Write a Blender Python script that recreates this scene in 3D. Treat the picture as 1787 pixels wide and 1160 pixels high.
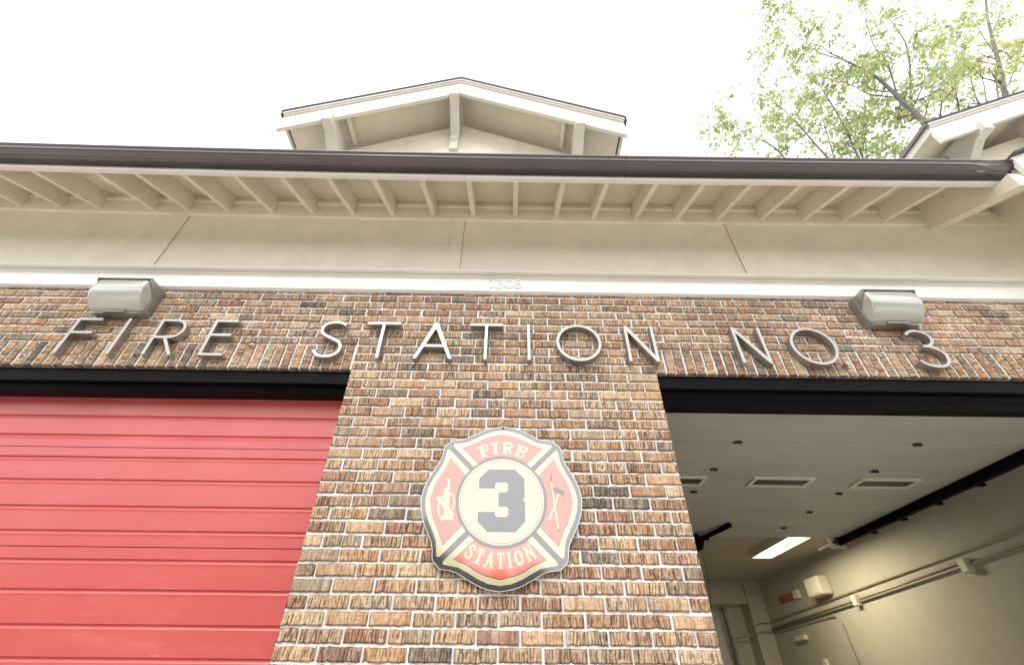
import bpy, bmesh, math, random
import numpy as np
from mathutils import Vector, Matrix
R_ = math.radians
scene = bpy.context.scene
for o in list(bpy.data.objects):
    bpy.data.objects.remove(o)
random.seed(7)
rng = np.random.default_rng(11)

# ---------------------------------------------------------------- camera
FPX = 789.85
TH, YAW, ROLL = 0.679636, 0.0084347, 0.0092576
CAM = Vector((1.03916, -2.50041, 1.65))
def cam_axes():
    r = Vector((math.cos(YAW), -math.sin(YAW), 0)); f0 = Vector((math.sin(YAW), math.cos(YAW), 0))
    f = f0 * math.cos(TH) + Vector((0, 0, math.sin(TH))); u = r.cross(f)
    c, s = math.cos(ROLL), math.sin(ROLL)
    return c * r + s * u, -s * r + c * u, f
AR, AU, AF = cam_axes()
cd = bpy.data.cameras.new('camera'); cam = bpy.data.objects.new('camera', cd)
scene.collection.objects.link(cam)
cam.matrix_world = Matrix(((AR.x, AU.x, -AF.x, CAM.x), (AR.y, AU.y, -AF.y, CAM.y), (AR.z, AU.z, -AF.z, CAM.z), (0, 0, 0, 1)))
cd.sensor_fit = 'HORIZONTAL'; cd.sensor_width = 36; cd.lens = FPX / 1787 * 36
cd.clip_end = 600; cd.clip_start = 0.05
scene.camera = cam
def at(x, y, Y):          # point of the depth plane Y on the line of sight through a photo pixel
    d = AR * ((x - 893.5) / FPX) + AU * ((580 - y) / FPX) + AF
    return CAM + d * ((Y - CAM.y) / d.y)

# ---------------------------------------------------------------- world: bright overcast
w = bpy.data.worlds.new('World'); scene.world = w; w.use_nodes = True
nt = w.node_tree; bg = nt.nodes['Background']; bg.inputs['Strength'].default_value = 0.12
sky = nt.nodes.new('ShaderNodeTexSky'); sky.sky_type = 'NISHITA'; sky.sun_disc = False
sky.sun_elevation = R_(48); sky.sun_rotation = R_(160); sky.air_density = 1.2; sky.dust_density = 4
mx = nt.nodes.new('ShaderNodeMix'); mx.data_type = 'RGBA'
mx.inputs['Factor'].default_value = 0.85
mx.inputs['B'].default_value = (10.8, 10.75, 10.7, 1)
nt.links.new(sky.outputs['Color'], mx.inputs['A']); nt.links.new(mx.outputs['Result'], bg.inputs['Color'])
sd = bpy.data.lights.new('sun', 'SUN'); sun = bpy.data.objects.new('sun', sd); scene.collection.objects.link(sun)
sd.energy = 0.9; sd.angle = R_(18); sd.color = (1, .96, .9)
sun.rotation_euler = (R_(42), 0, R_(-20))
vs = scene.view_settings; vs.view_transform = 'Standard'; vs.look = 'None'; vs.gamma = 1; vs.exposure = 0.9
vs.use_curve_mapping = False

# ---------------------------------------------------------------- materials
def nodes(m):
    m.use_nodes = True
    t = m.node_tree
    return t, t.nodes['Principled BSDF']
def noise(t, scale, detail=4, rough=.6, coord='Object', sc=None):
    tc = t.nodes.new('ShaderNodeTexCoord'); n = t.nodes.new('ShaderNodeTexNoise')
    n.inputs['Scale'].default_value = scale; n.inputs['Detail'].default_value = detail; n.inputs['Roughness'].default_value = rough
    if sc:
        mp = t.nodes.new('ShaderNodeMapping'); mp.inputs['Scale'].default_value = sc
        t.links.new(tc.outputs[coord], mp.inputs['Vector']); t.links.new(mp.outputs[0], n.inputs['Vector'])
    else:
        t.links.new(tc.outputs[coord], n.inputs['Vector'])
    return n
def ramp(t, src, stops):
    r = t.nodes.new('ShaderNodeValToRGB'); e = r.color_ramp.elements
    while len(e) < len(stops): e.new(.5)
    for k, (p, c) in enumerate(stops):
        e[k].position = p; e[k].color = c if len(c) == 4 else (*c, 1)
    t.links.new(src, r.inputs['Fac']); return r
def mix(t, fac, a, b, mode='MIX'):
    m = t.nodes.new('ShaderNodeMix'); m.data_type = 'RGBA'; m.blend_type = mode
    for nm, v in (('Factor', fac), ('A', a), ('B', b)):
        if isinstance(v, (int, float)): m.inputs[nm].default_value = v
        elif isinstance(v, tuple): m.inputs[nm].default_value = (*v, 1)[:4]
        else: t.links.new(v, m.inputs[nm])
    return m.outputs['Result']
def bump(t, p, src, strength, dist):
    b = t.nodes.new('ShaderNodeBump'); b.inputs['Strength'].default_value = strength; b.inputs['Distance'].default_value = dist
    t.links.new(src, b.inputs['Height']); t.links.new(b.outputs[0], p.inputs['Normal']); return b
def paint(name, col, rough=.55, var=.12, dirt=0.0, dirtcol=(.12, .09, .06), coat=0, bmp=.15, nscale=3, metal=0, grain=None):
    m = bpy.data.materials.new(name); t, p = nodes(m)
    n = noise(t, nscale, 6, .65)
    a = tuple(c * (1 - var) for c in col); b = tuple(min(1, c * (1 + var * .6)) for c in col)
    r = ramp(t, n.outputs['Fac'], [(.3, a), (.7, b)])
    out = r.outputs['Color']
    if dirt:
        n2 = noise(t, 7, 8, .75)
        r2 = ramp(t, n2.outputs['Fac'], [(.60, (0, 0, 0)), (.78, (dirt,) * 3)])
        out = mix(t, r2.outputs['Color'], out, dirtcol)
    if dirt and not metal:
        n6 = noise(t, 26, 8, .8); r6 = ramp(t, n6.outputs['Fac'], [(.70, (0, 0, 0)), (.76, (min(1, dirt * 1.3),) * 3)])
        out = mix(t, r6.outputs['Color'], out, tuple(c * .55 for c in dirtcol))
        n7 = noise(t, 7, 4, .6, sc=(1.0, 1.0, .35)); r7 = ramp(t, n7.outputs['Fac'], [(.32, (.965, .96, .95)), (.62, (1, 1, 1))])
        out = mix(t, 1.0, out, r7.outputs['Color'], 'MULTIPLY')
    t.links.new(out, p.inputs['Base Color'])
    p.inputs['Roughness'].default_value = rough; p.inputs['Metallic'].default_value = metal
    p.inputs['Coat Weight'].default_value = coat; p.inputs['Coat Roughness'].default_value = .1
    n3 = noise(t, 90, 3, .6, sc=grain) if grain else noise(t, 120, 3)
    bump(t, p, n3.outputs['Fac'], bmp, .004)
    return m
M = {}
M['cream'] = paint('cream_paint', (.80, .74, .61), .5, .09, .5, (.30, .23, .15), bmp=.25, grain=(1, .15, 1))
M['fascia_paint'] = paint('pale_cream_paint', (.70, .67, .595), .45, .06, .15, (.4, .33, .22))
M['white_paint'] = paint('white_paint', (.87, .865, .84), .45, .02, .05, (.5, .45, .35), bmp=.2)
M['gutter'] = paint('brown_gutter_metal', (.080, .056, .064), .33, .2, .3, (.12, .09, .08), coat=1, bmp=.05, metal=.35)
M['black_metal'] = paint('black_metal', (.004, .003, .004), .5, .3, .1, (.012, .010, .010), coat=0, bmp=.1)
M['black_metal'].node_tree.nodes['Principled BSDF'].inputs['Specular IOR Level'].default_value = .07
M['aluminium'] = paint('brushed_aluminium', (.40, .385, .36), .38, .12, .35, (.16, .13, .10), metal=.85, bmp=.15)
M['interior'] = paint('interior_wall_paint', (.50, .475, .41), .6, .07, .2, (.3, .26, .2), bmp=.4)
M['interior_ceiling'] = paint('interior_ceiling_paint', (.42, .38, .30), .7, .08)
M['roof_shingle'] = paint('grey_roof_shingle', (.30, .29, .28), .9, .35, bmp=1, nscale=8)
M['shingle'] = paint('dark_shingle', (.06, .06, .075), .85, .4, bmp=1)
M['concrete'] = paint('concrete', (.50, .48, .44), .85, .15, .3, (.15, .14, .13), bmp=.4, nscale=.8)
M['box_white'] = paint('box_enamel', (.72, .68, .58), .45, .04)
M['orange'] = paint('orange_plate', (.36, .13, .03), .5, .1)
M['bark'] = paint('grey_bark', (.17, .155, .14), .9, .35, bmp=1, nscale=6)
M['rubber'] = paint('hinge_steel', (.03, .027, .024), .45, .3)
M['glass_dark'] = paint('dim_glass', (.018, .018, .016), .35, .1)
M['steel'] = paint('galvanised_conduit', (.40, .36, .29), .45, .1, metal=.3)

# door enamel: faded red with chalky streaks
def red_door():
    m = bpy.data.materials.new('faded_red_enamel'); t, p = nodes(m)
    n = noise(t, 1.1, 6, .6, sc=(1, 1, .6)); r = ramp(t, n.outputs['Fac'], [(.3, (.47, .062, .058)), (.72, (.54, .098, .092))])
    n2 = noise(t, 2.6, 7, .7, sc=(.5, 1, 2.4)); r2 = ramp(t, n2.outputs['Fac'], [(.55, (0, 0, 0)), (.85, (.30,) * 3)])
    c = mix(t, r2.outputs['Color'], r.outputs['Color'], (.74, .36, .34))
    n4 = noise(t, 5, 8, .8, sc=(.22, 1, 6)); r4 = ramp(t, n4.outputs['Fac'], [(.66, (0, 0, 0)), (.74, (.45,) * 3)])
    c = mix(t, r4.outputs['Color'], c, (.36, .05, .05))
    n8 = noise(t, 9, 9, .85, sc=(.5, 1, 1.6)); r8 = ramp(t, n8.outputs['Fac'], [(.63, (0, 0, 0)), (.70, (.55,) * 3)])
    c = mix(t, r8.outputs['Color'], c, (.80, .42, .40))
    n9 = noise(t, 4.5, 9, .85, sc=(.15, 1, 7)); r9 = ramp(t, n9.outputs['Fac'], [(.68, (0, 0, 0)), (.70, (.8,) * 3)])
    c = mix(t, r9.outputs['Color'], c, (.82, .55, .52))
    t.links.new(c, p.inputs['Base Color']); p.inputs['Roughness'].default_value = .42
    p.inputs['Coat Weight'].default_value = .6; p.inputs['Coat Roughness'].default_value = .25
    n3 = noise(t, 160, 2); bump(t, p, n3.outputs['Fac'], .12, .003)
    return m
M['red'] = red_door()
def panel_inner():
    m = bpy.data.materials.new('door_panel_inner_face'); t, p = nodes(m)
    tc = t.nodes.new('ShaderNodeTexCoord'); wv = t.nodes.new('ShaderNodeTexWave'); wv.bands_direction = 'Y'
    wv.inputs['Scale'].default_value = 8.2; wv.inputs['Distortion'].default_value = .25; wv.inputs['Detail'].default_value = 2
    t.links.new(tc.outputs['Object'], wv.inputs['Vector'])
    n = noise(t, 2, 6, .7, sc=(.4, 2, 1)); r = ramp(t, n.outputs['Fac'], [(.3, (.43, .415, .375)), (.7, (.52, .505, .46))])
    r2 = ramp(t, wv.outputs['Fac'], [(.0, (.86, .86, .86)), (.25, (1, 1, 1))])
    t.links.new(mix(t, 1.0, r.outputs['Color'], r2.outputs['Color'], 'MULTIPLY'), p.inputs['Base Color'])
    p.inputs['Roughness'].default_value = .5; bump(t, p, wv.outputs['Fac'], .35, .004)
    return m
M['door_inner'] = panel_inner()
def brick_mat():
    m = bpy.data.materials.new('rugged_brick'); t, p = nodes(m)
    a = t.nodes.new('ShaderNodeVertexColor'); a.layer_name = 'tone'
    n = noise(t, 60, 6, .7); r = ramp(t, n.outputs['Fac'], [(.3, (.70, .68, .66)), (.68, (1.16, 1.14, 1.1))])
    c = mix(t, 1.0, a.outputs['Color'], r.outputs['Color'], 'MULTIPLY')
    n2 = noise(t, 13, 8, .8); r2 = ramp(t, n2.outputs['Fac'], [(.64, (0, 0, 0)), (.74, (.65,) * 3)])
    c = mix(t, r2.outputs['Color'], c, (.50, .46, .41))
    n5 = noise(t, 1.3, 5, .6); r5 = ramp(t, n5.outputs['Fac'], [(.35, (.80, .79, .80)), (.62, (1.08, 1.07, 1.05))])
    c = mix(t, 1.0, c, r5.outputs['Color'], 'MULTIPLY')
    t.links.new(c, p.inputs['Base Color']); p.inputs['Roughness'].default_value = .85
    n3 = noise(t, 220, 4, .7); bump(t, p, n3.outputs['Fac'], .7, .004)
    return m
M['brick'] = brick_mat()
def mortar_mat():
    m = bpy.data.materials.new('pale_mortar'); t, p = nodes(m)
    n = noise(t, 9, 8, .7); r = ramp(t, n.outputs['Fac'], [(.3, (.66, .64, .62)), (.6, (.82, .81, .80))])
    t.links.new(r.outputs['Color'], p.inputs['Base Color']); p.inputs['Roughness'].default_value = .95
    n3 = noise(t, 150, 5, .7); bump(t, p, n3.outputs['Fac'], 1, .004)
    return m
M['mortar'] = mortar_mat()
def flat(name, col, rough=.18, coat=.6):
    m = bpy.data.materials.new(name); t, p = nodes(m)
    n = noise(t, 14, 5); r = ramp(t, n.outputs['Fac'], [(.3, tuple(c * .96 for c in col)), (.7, col)])
    t.links.new(r.outputs['Color'], p.inputs['Base Color']); p.inputs['Roughness'].default_value = .5
    p.inputs['Coat Weight'].default_value = 1.0; p.inputs['Coat Roughness'].default_value = .07; p.inputs['Coat IOR'].default_value = 2.5
    return m
M['s_black'] = flat('sign_black', (.022, .022, .026)); M['s_gold'] = flat('sign_gold', (.52, .46, .28))
M['s_red'] = flat('sign_red', (.72, .10, .045)); M['s_edge'] = flat('sign_edge', (.75, .75, .75))
def lens():
    m = bpy.data.materials.new('prismatic_lens'); t, p = nodes(m)
    n = noise(t, 6, 3, .5, sc=(.35, 1, 3)); r = ramp(t, n.outputs['Fac'], [(.3, (.50, .51, .45)), (.7, (.72, .72, .68))])
    t.links.new(r.outputs['Color'], p.inputs['Base Color']); p.inputs['Roughness'].default_value = .22
    p.inputs['Transmission Weight'].default_value = .3; p.inputs['Coat Weight'].default_value = 1; p.inputs['Coat Roughness'].default_value = .04; p.inputs['Coat IOR'].default_value = 1.8
    tc = t.nodes.new('ShaderNodeTexCoord'); wv = t.nodes.new('ShaderNodeTexWave'); wv.bands_direction = 'X'; wv.inputs['Scale'].default_value = 30
    t.links.new(tc.outputs['Object'], wv.inputs['Vector']); bump(t, p, wv.outputs['Fac'], .3, .003)
    return m
M['lens'] = lens()
def emit(name, col, s):
    m = bpy.data.materials.new(name); t, p = nodes(m); p.inputs['Base Color'].default_value = (*col, 1)
    p.inputs['Emission Color'].default_value = (*col, 1); p.inputs['Emission Strength'].default_value = s; return m
M['tube'] = emit('lit_tube', (1, .92, .66), 3.2)
def leaf_mat(name, a, b, c):
    m = bpy.data.materials.new(name); t, p = nodes(m)
    at_ = t.nodes.new('ShaderNodeVertexColor'); at_.layer_name = 'tone'
    r = ramp(t, at_.outputs['Color'], [(0, a), (.6, b), (1, c)])
    d = t.nodes.new('ShaderNodeBsdfDiffuse'); tr = t.nodes.new('ShaderNodeBsdfTranslucent'); ms = t.nodes.new('ShaderNodeMixShader')
    ms.inputs[0].default_value = .55
    for s in (d, tr): t.links.new(r.outputs['Color'], s.inputs['Color'])
    t.links.new(d.outputs[0], ms.inputs[1]); t.links.new(tr.outputs[0], ms.inputs[2])
    t.links.new(ms.outputs[0], t.nodes['Material Output'].inputs['Surface']); return m
M['leaf'] = leaf_mat('pale_green_leaf', (.32, .40, .17), (.52, .58, .30), (.68, .56, .32))
M['leaf_gold'] = leaf_mat('yellow_green_leaf', (.42, .49, .18), (.60, .64, .28), (.72, .60, .32))
M['leaf_dark'] = leaf_mat('deep_green_leaf', (.03, .06, .02), (.06, .10, .03), (.12, .12, .04))

# ---------------------------------------------------------------- object helpers
def link(o): scene.collection.objects.link(o); return o
def tag(o, label=None, cat=None, group=None, kind=None):
    if label: o['label'] = label
    if cat: o['category'] = cat
    if group: o['group'] = group
    if kind: o['kind'] = kind
    return o
def empty(name, loc=(0, 0, 0)):
    o = bpy.data.objects.new(name, None); o.location = loc; o.empty_display_size = .1; return link(o)
def build(name, bm, mat, parent=None, smooth=False):
    me = bpy.data.meshes.new(name)
    bmesh.ops.recalc_face_normals(bm, faces=bm.faces)
    bm.to_mesh(me); bm.free()
    me.materials.append(M[mat] if isinstance(mat, str) else mat)
    if smooth:
        for f in me.polygons: f.use_smooth = len(f.vertices) <= 4
    o = bpy.data.objects.new(name, me); link(o)
    if parent is not None:
        o.parent = parent
        o.matrix_parent_inverse = world_of(parent).inverted()
    return o
def world_of(o):
    m = Matrix.Translation(o.location)
    if o.parent: return world_of(o.parent) @ o.matrix_parent_inverse @ m
    return m
def box(bm, x0, x1, y0, y1, z0, z1, bev=0):
    vs_ = [bm.verts.new((x, y, z)) for x in (x0, x1) for y in (y0, y1) for z in (z0, z1)]
    fs = [bm.faces.new([vs_[i] for i in q]) for q in ((0, 1, 3, 2), (4, 6, 7, 5), (0, 4, 5, 1), (2, 3, 7, 6), (0, 2, 6, 4), (1, 5, 7, 3))]
    if bev:
        es = list({e for f in fs for e in f.edges}); bmesh.ops.bevel(bm, geom=es, offset=bev, segments=2, affect='EDGES')
def B(*a, **k):
    bm = bmesh.new(); box(bm, *a, **k); return bm
def prism(bm, pts, axis, a, b):      # closed 2-D outline extruded along an axis
    def P(u, v, t):
        return {'x': (t, u, v), 'y': (u, t, v), 'z': (u, v, t)}[axis]
    A = [bm.verts.new(P(u, v, a)) for u, v in pts]; Bv = [bm.verts.new(P(u, v, b)) for u, v in pts]
    bm.faces.new(A); bm.faces.new(Bv[::-1]); n = len(pts)
    for i in range(n): bm.faces.new((A[i], A[(i + 1) % n], Bv[(i + 1) % n], Bv[i]))
def tube(bm, pts, rad, n=8):
    pts = [Vector(p) for p in pts]; rads = rad if isinstance(rad, (list, tuple)) else [rad] * len(pts)
    rings = []
    for i, p in enumerate(pts):
        d = (pts[min(i + 1, len(pts) - 1)] - pts[max(i - 1, 0)]).normalized()
        u = d.cross(Vector((0, 0, 1)) if abs(d.z) < .9 else Vector((1, 0, 0))).normalized(); v = d.cross(u)
        rings.append([bm.verts.new(p + (u * math.cos(2 * math.pi * k / n) + v * math.sin(2 * math.pi * k / n)) * rads[i]) for k in range(n)])
    for a, b in zip(rings, rings[1:]):
        for k in range(n): bm.faces.new((a[k], a[(k + 1) % n], b[(k + 1) % n], b[k]))
    bm.faces.new(rings[0]); bm.faces.new(rings[-1][::-1])
def catmull(pts, n=6, closed=False):
    out = []; m = len(pts); rng_ = range(m if closed else m - 1)
    g = (lambda i: pts[i % m]) if closed else (lambda i: pts[max(0, min(m - 1, i))])
    for i in rng_:
        p0, p1, p2, p3 = (np.array(g(i + k)) for k in (-1, 0, 1, 2))
        for s in range(n):
            t = s / n
            out.append(tuple(.5 * ((2 * p1) + (p2 - p0) * t + (2 * p0 - 5 * p1 + 4 * p2 - p3) * t * t + (3 * p1 - p0 - 3 * p2 + p3) * t ** 3)))
    if not closed: out.append(tuple(pts[-1]))
    return out
def ribbon(bm, pts, w_, ya, yb, closed=False):    # stroke of width w_ in the XZ plane, from ya to yb
    n = len(pts); S = []
    for i in range(n):
        a = np.array(pts[(i - 1) % n if closed else max(i - 1, 0)]); b = np.array(pts[(i + 1) % n if closed else min(i + 1, n - 1)])
        d = (b - a) / np.linalg.norm(b - a); nn = np.array((-d[1], d[0])) * w_ / 2; p = np.array(pts[i])
        l, r = p + nn, p - nn
        S.append([bm.verts.new((l[0], ya, l[1])), bm.verts.new((r[0], ya, r[1])), bm.verts.new((r[0], yb, r[1])), bm.verts.new((l[0], yb, l[1]))])
    for i in range(n if closed else n - 1):
        a, b = S[i], S[(i + 1) % n]
        for k in range(4): bm.faces.new((a[k], a[(k + 1) % 4], b[(k + 1) % 4], b[k]))
    if not closed: bm.faces.new(S[0]); bm.faces.new(S[-1][::-1])
def sag(x): return .0028 * (x - 1.04) ** 2

# ---------------------------------------------------------------- setting
gb = bmesh.new()
for q in ((-120, 120, -120, 120),):
    vv = [gb.verts.new(p) for p in ((q[0], q[2], -.02), (q[1], q[2], -.02), (q[1], q[3], -.02), (q[0], q[3], -.02))]; gb.faces.new(vv)
M['grass'] = paint('lawn', (.07, .10, .035), .95, .4, nscale=2)
tag(build('ground', gb, 'grass'), kind='structure')
tag(build('driveway', B(-16, 20, -14.1, .5, -.016, 0), 'concrete'), kind='structure')  # unseen apron, widened and paled to bounce more light under the eaves
M['asphalt'] = paint('asphalt', (.05, .05, .052), .9, .2)
tag(build('road', B(-110, 110, -23, -14.2, -.016, .004), 'asphalt'), kind='structure')

# ---------------------------------------------------------------- fire station
ST = empty('fire_station', (1, 0, 0))
tag(ST, 'brick fire station with cream eaves, two garage bays and a gabled dormer', 'fire station')
def part(name, bm, mat, parent=ST, **k): return build(name, bm, mat, parent, **k)

Z0, C = 3.3356, .068
PAL = [((.42, .28, .16), 5), ((.38, .23, .125), 5), ((.32, .185, .11), 4.5), ((.32, .165, .10), 2.4), ((.22, .18, .14), 2.4), ((.48, .36, .23), 3.6),
       ((.36, .24, .17), 3), ((.155, .14, .12), 1.2), ((.34, .27, .185), 3), ((.28, .155, .12), .9), ((.42, .255, .125), 2)]
PW = np.array([p[1] for p in PAL]); PW = PW / PW.sum()
class Bricks:
    def __init__(s): s.v = []; s.f = []; s.c = []; s.n = 0
    def add(s, x0, z0, L, Hh, vertical=False, res=(44, 9), yoff=-.0084, shade=1.):
        nu, nv = res
        nu = max(8, int(nu * L / .194))
        u = np.linspace(0, 1, nu); v = np.linspace(0, 1, nv); U, V = np.meshgrid(u, v)   # rows v
        xs = U * L; zs = V * Hh
        depth = np.zeros_like(xs)
        ng = int(L / .0138) + 1; style = rng.random()
        pos = (np.arange(ng) + .5) / ng * L + rng.normal(0, .0022, ng)
        amp0 = .0074 if style < .78 else .0036
        slant = rng.normal(0, .05)
        for g in pos:
            wob = .0022 * np.sin(V * rng.uniform(2, 6) + rng.uniform(0, 6)) + slant * (V - .5) * .2 * .06
            wd = rng.uniform(.0022, .0042); a = amp0 * rng.uniform(.4, 1.2)
            s0 = rng.uniform(-.5, .25); s1 = rng.uniform(.75, 1.5)
            env = np.clip((V - s0) * 6, 0, 1) * np.clip((s1 - V) * 6, 0, 1)
            depth = np.maximum(depth, a * env * np.exp(-((xs - g - wob) / wd) ** 2))
        rough = rng.normal(0, 1, xs.shape)
        cs = rng.normal(0, 1, (4, max(3, nu // 5)))
        ii = np.clip((V * 3).astype(int), 0, 3); jj = np.clip((U * (cs.shape[1] - 1)).astype(int), 0, cs.shape[1] - 1)
        depth = depth + .0006 * rough + .0007 * cs[ii, jj]
        e = np.minimum.reduce([xs, L - xs, zs, Hh - zs])
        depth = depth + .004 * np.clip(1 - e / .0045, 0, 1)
        base = np.array(PAL[rng.choice(len(PAL), p=PW)][0]) * rng.uniform(.90, 1.12) * shade * np.array((1.0, .93, .885))
        second = np.array(PAL[rng.choice(len(PAL), p=PW)][0]) * shade
        mixu = (1 / (1 + np.exp(-(U - rng.uniform(.1, .9)) * 14))) * (1 if rng.random() < .3 else .0)
        col = base[None, None] * (1 - mixu[..., None]) + second[None, None] * mixu[..., None]
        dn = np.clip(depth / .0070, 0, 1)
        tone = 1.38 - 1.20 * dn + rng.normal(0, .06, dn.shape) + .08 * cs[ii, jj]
        strp = np.interp(xs, np.linspace(0, L, ng), rng.normal(0, 1, ng))
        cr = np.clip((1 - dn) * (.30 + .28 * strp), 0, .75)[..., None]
        col = col * (1 - cr) + np.array((.54, .435, .32)) * min(1.1, .45 + base.mean() * 2.2) * cr
        lum = col.mean(-1, keepdims=True); col = (lum + (col - lum) * .86) * np.array((1.0, .975, .925))
        col = np.clip(col * tone[..., None], .008, .82)
        # warmer/darker grooves
        j = rng.normal(0, .0011, (4,))
        if vertical: X = x0 + zs + j[0]; Zc = z0 + xs + j[1]
        else: X = x0 + xs + j[0]; Zc = z0 + zs + j[1]
        X = X + rng.normal(0, .0005, X.shape); Zc = Zc + rng.normal(0, .0004, X.shape)
        ed = np.clip(1 - e / .012, 0, 1); kk = max(4, nu // 3); ej = np.interp(np.linspace(0, 1, nu), np.linspace(0, 1, kk), rng.normal(0, .0014, kk))
        if vertical: X = X + ed * ej[None]
        else: Zc = Zc + ed * ej[None]
        Y = yoff + depth + rng.normal(0, .0012)
        pts = np.stack([X, Y, Zc], -1).reshape(-1, 3); s.v.append(pts); s.c.append(col.reshape(-1, 3))
        idx = np.arange(nu * nv).reshape(nv, nu) + s.n
        q = np.stack([idx[:-1, :-1], idx[:-1, 1:], idx[1:, 1:], idx[1:, :-1]], -1).reshape(-1, 4)
        if vertical: q = q[:, ::-1]
        s.f.append(q); s.n += nu * nv
        # skirt: back edge ring 2 cm deep
        ring = np.concatenate([idx[0, :], idx[1:, -1], idx[-1, -2::-1], idx[-2:0:-1, 0]])
        rp = pts[ring - (s.n - nu * nv)].copy(); rp[:, 1] = yoff + .03
        s.v.append(rp); s.c.append(col.reshape(-1, 3)[ring - (s.n - nu * nv)] * .9)
        r2 = np.arange(len(ring)) + s.n; s.n += len(ring)
        q = np.stack([ring, r2, np.roll(r2, -1), np.roll(ring, -1)], -1)
        if vertical: q = q[:, ::-1]
        s.f.append(q)
    def mesh(s, name):
        v = np.concatenate(s.v); f = np.concatenate(s.f); c = np.concatenate(s.c)
        me = bpy.data.meshes.new(name); me.vertices.add(len(v)); me.vertices.foreach_set('co', v.astype(np.float32).ravel())
        me.loops.add(f.size); me.loops.foreach_set('vertex_index', f.astype(np.int32).ravel())
        me.polygons.add(len(f)); me.polygons.foreach_set('loop_start', (np.arange(len(f)) * 4).astype(np.int32))
        me.polygons.foreach_set('loop_total', np.full(len(f), 4, np.int32))
        a = me.color_attributes.new('tone', 'FLOAT_COLOR', 'POINT')
        a.data.foreach_set('color', np.concatenate([c, np.ones((len(c), 1))], 1).astype(np.float32).ravel())
        me.update(calc_edges=True); me.validate(); return me
P_, BL, BH, G = .2032, .1915, .0555, .0105
def course(bk, k, xa, xb, **kw):
    zb = Z0 - k * C; off = 0 if k % 2 else P_ / 2
    n0 = math.floor((xa - off) / P_) - 1
    x = off + n0 * P_
    while x < xb:
        a, b = max(x, xa), min(x + BL, xb)
        if b - a > .03: bk.add(a, zb, b - a, BH, **kw)
        x += P_
W = 10 * P_ - G
def wall_bricks():
    bk = Bricks()
    for k in range(1, 49):                       # central pier
        course(bk, k, 0, W, **({} if k < 27 else dict(res=(20, 5))))
    for k in range(-2, 1): course(bk, k, 0, W)
    for k in range(-11, -2): course(bk, k, -4.3, 7.2, res=(40, 7))
    xL, xR = -3.665, 5.68
    for a, b in ((xL, -G), (W + G, xR)):
        x = a + .005 if a < 0 else a
        while x + BH <= b + .012:
            bk.add(x, Z0, .195, BH, vertical=True, res=(42, 8)); x += .0677
    for k in range(-2, 49):
        course(bk, k, -4.3, xL - G, res=(20, 5)); course(bk, k, xR + G, 7.2, res=(20, 5))
    o = bpy.data.objects.new('brick_wall', bk.mesh('brick_wall')); link(o)
    o.data.materials.append(M['brick']); o.parent = ST; o.matrix_parent_inverse = world_of(ST).inverted()
    mb = bmesh.new()                              # mortar bed behind the brick faces, full wall thickness
    my = .0012
    box(mb, -.0005, W + .0005, my, .30, 0, Z0 - .002)
    box(mb, -4.3, 7.2, my, .28, Z0 + .004, 4.16)
    box(mb, -4.3, xL, my, .29, 0, Z0); box(mb, xR, 7.2, my, .29, 0, Z0)
    for z in (0,): pass
    c = build('mortar', mb, 'mortar', o)
    return o
wall_bricks()
# exposed undersides of the soldier bricks over both bays
sb = Bricks()
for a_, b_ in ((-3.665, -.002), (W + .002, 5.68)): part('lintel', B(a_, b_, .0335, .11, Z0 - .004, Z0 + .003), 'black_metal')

# white band with drip cap, recessed panel wall, frieze, soffit
L0, L1 = -4.3, 5.5
part('band_board', B(L0, L1, -.03, .1, 4.048, 4.1985), 'white_paint')
dc = bmesh.new(); prism(dc, [(-.0, 4.1995), (-.082, 4.1995), (-.086, 4.205), (-.084, 4.221), (-.0, 4.238)], 'x', L0, L1)
part('drip_cap', dc, 'fascia_paint')
tr = bmesh.new(); prism(tr, [(-.031, 4.1975), (-.052, 4.1975), (-.048, 4.185), (-.036, 4.178), (-.031, 4.174)], 'x', L0, L1)
part('cove_moulding', tr, 'fascia_paint')
part('caulk_strip', B(L0, L1, -.012, .02, 4.036, 4.0475), 'mortar')
part('panel_wall', B(L0, L1, 0, .12, 4.24, 5.3), 'cream')
for x0, x1 in ((-1.93, -1.785), (.533, .636), (2.936, 3.032), (-4.2, -4.1)):
    bt = part('batten', B(x0, x1, -.011, -.0005, 4.24, 4.93, bev=.002), 'cream')
    xc = x1 if x0 < 1 else x0 - .002
    build('open_joint', B(xc, xc + .002, -.0025, -.0004, 4.245, 4.925), 'orange', bt)
def sagbox(name, mat, y0, y1, z0, z1, xa=L0, xb=L1, n=24, parent=ST):
    bm = bmesh.new(); prev = None
    for i in range(n + 1):
        x = xa + (xb - xa) * i / n; s = sag(x)
        ring = [bm.verts.new((x, y, z + s)) for y, z in ((y0, z0), (y1, z0), (y1, z1), (y0, z1))]
        if prev:
            for k in range(4): bm.faces.new((prev[k], prev[(k + 1) % 4], ring[(k + 1) % 4], ring[k]))
        else: bm.faces.new(ring)
        prev = ring
    bm.faces.new(prev[::-1]); return part(name, bm, mat, parent)
sagbox('frieze_board', 'cream', -.022, -.0005, 4.925, 5.10)
def sagprof(name, mat, prof, xa, xb, n=24, smooth=False, jit=0):
    bm = bmesh.new(); prev = None
    for i in range(n + 1):
        x = xa + (xb - xa) * i / n; s = sag(x)
        ring = [bm.verts.new((x, y, z + s)) for y, z in prof]
        if prev:
            for k in range(len(prof)): bm.faces.new((prev[k], prev[(k + 1) % len(prof)], ring[(k + 1) % len(prof)], ring[k]))
        else: bm.faces.new(ring)
        prev = ring
    bm.faces.new(prev[::-1]); return part(name, bm, mat, smooth=smooth)
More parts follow.
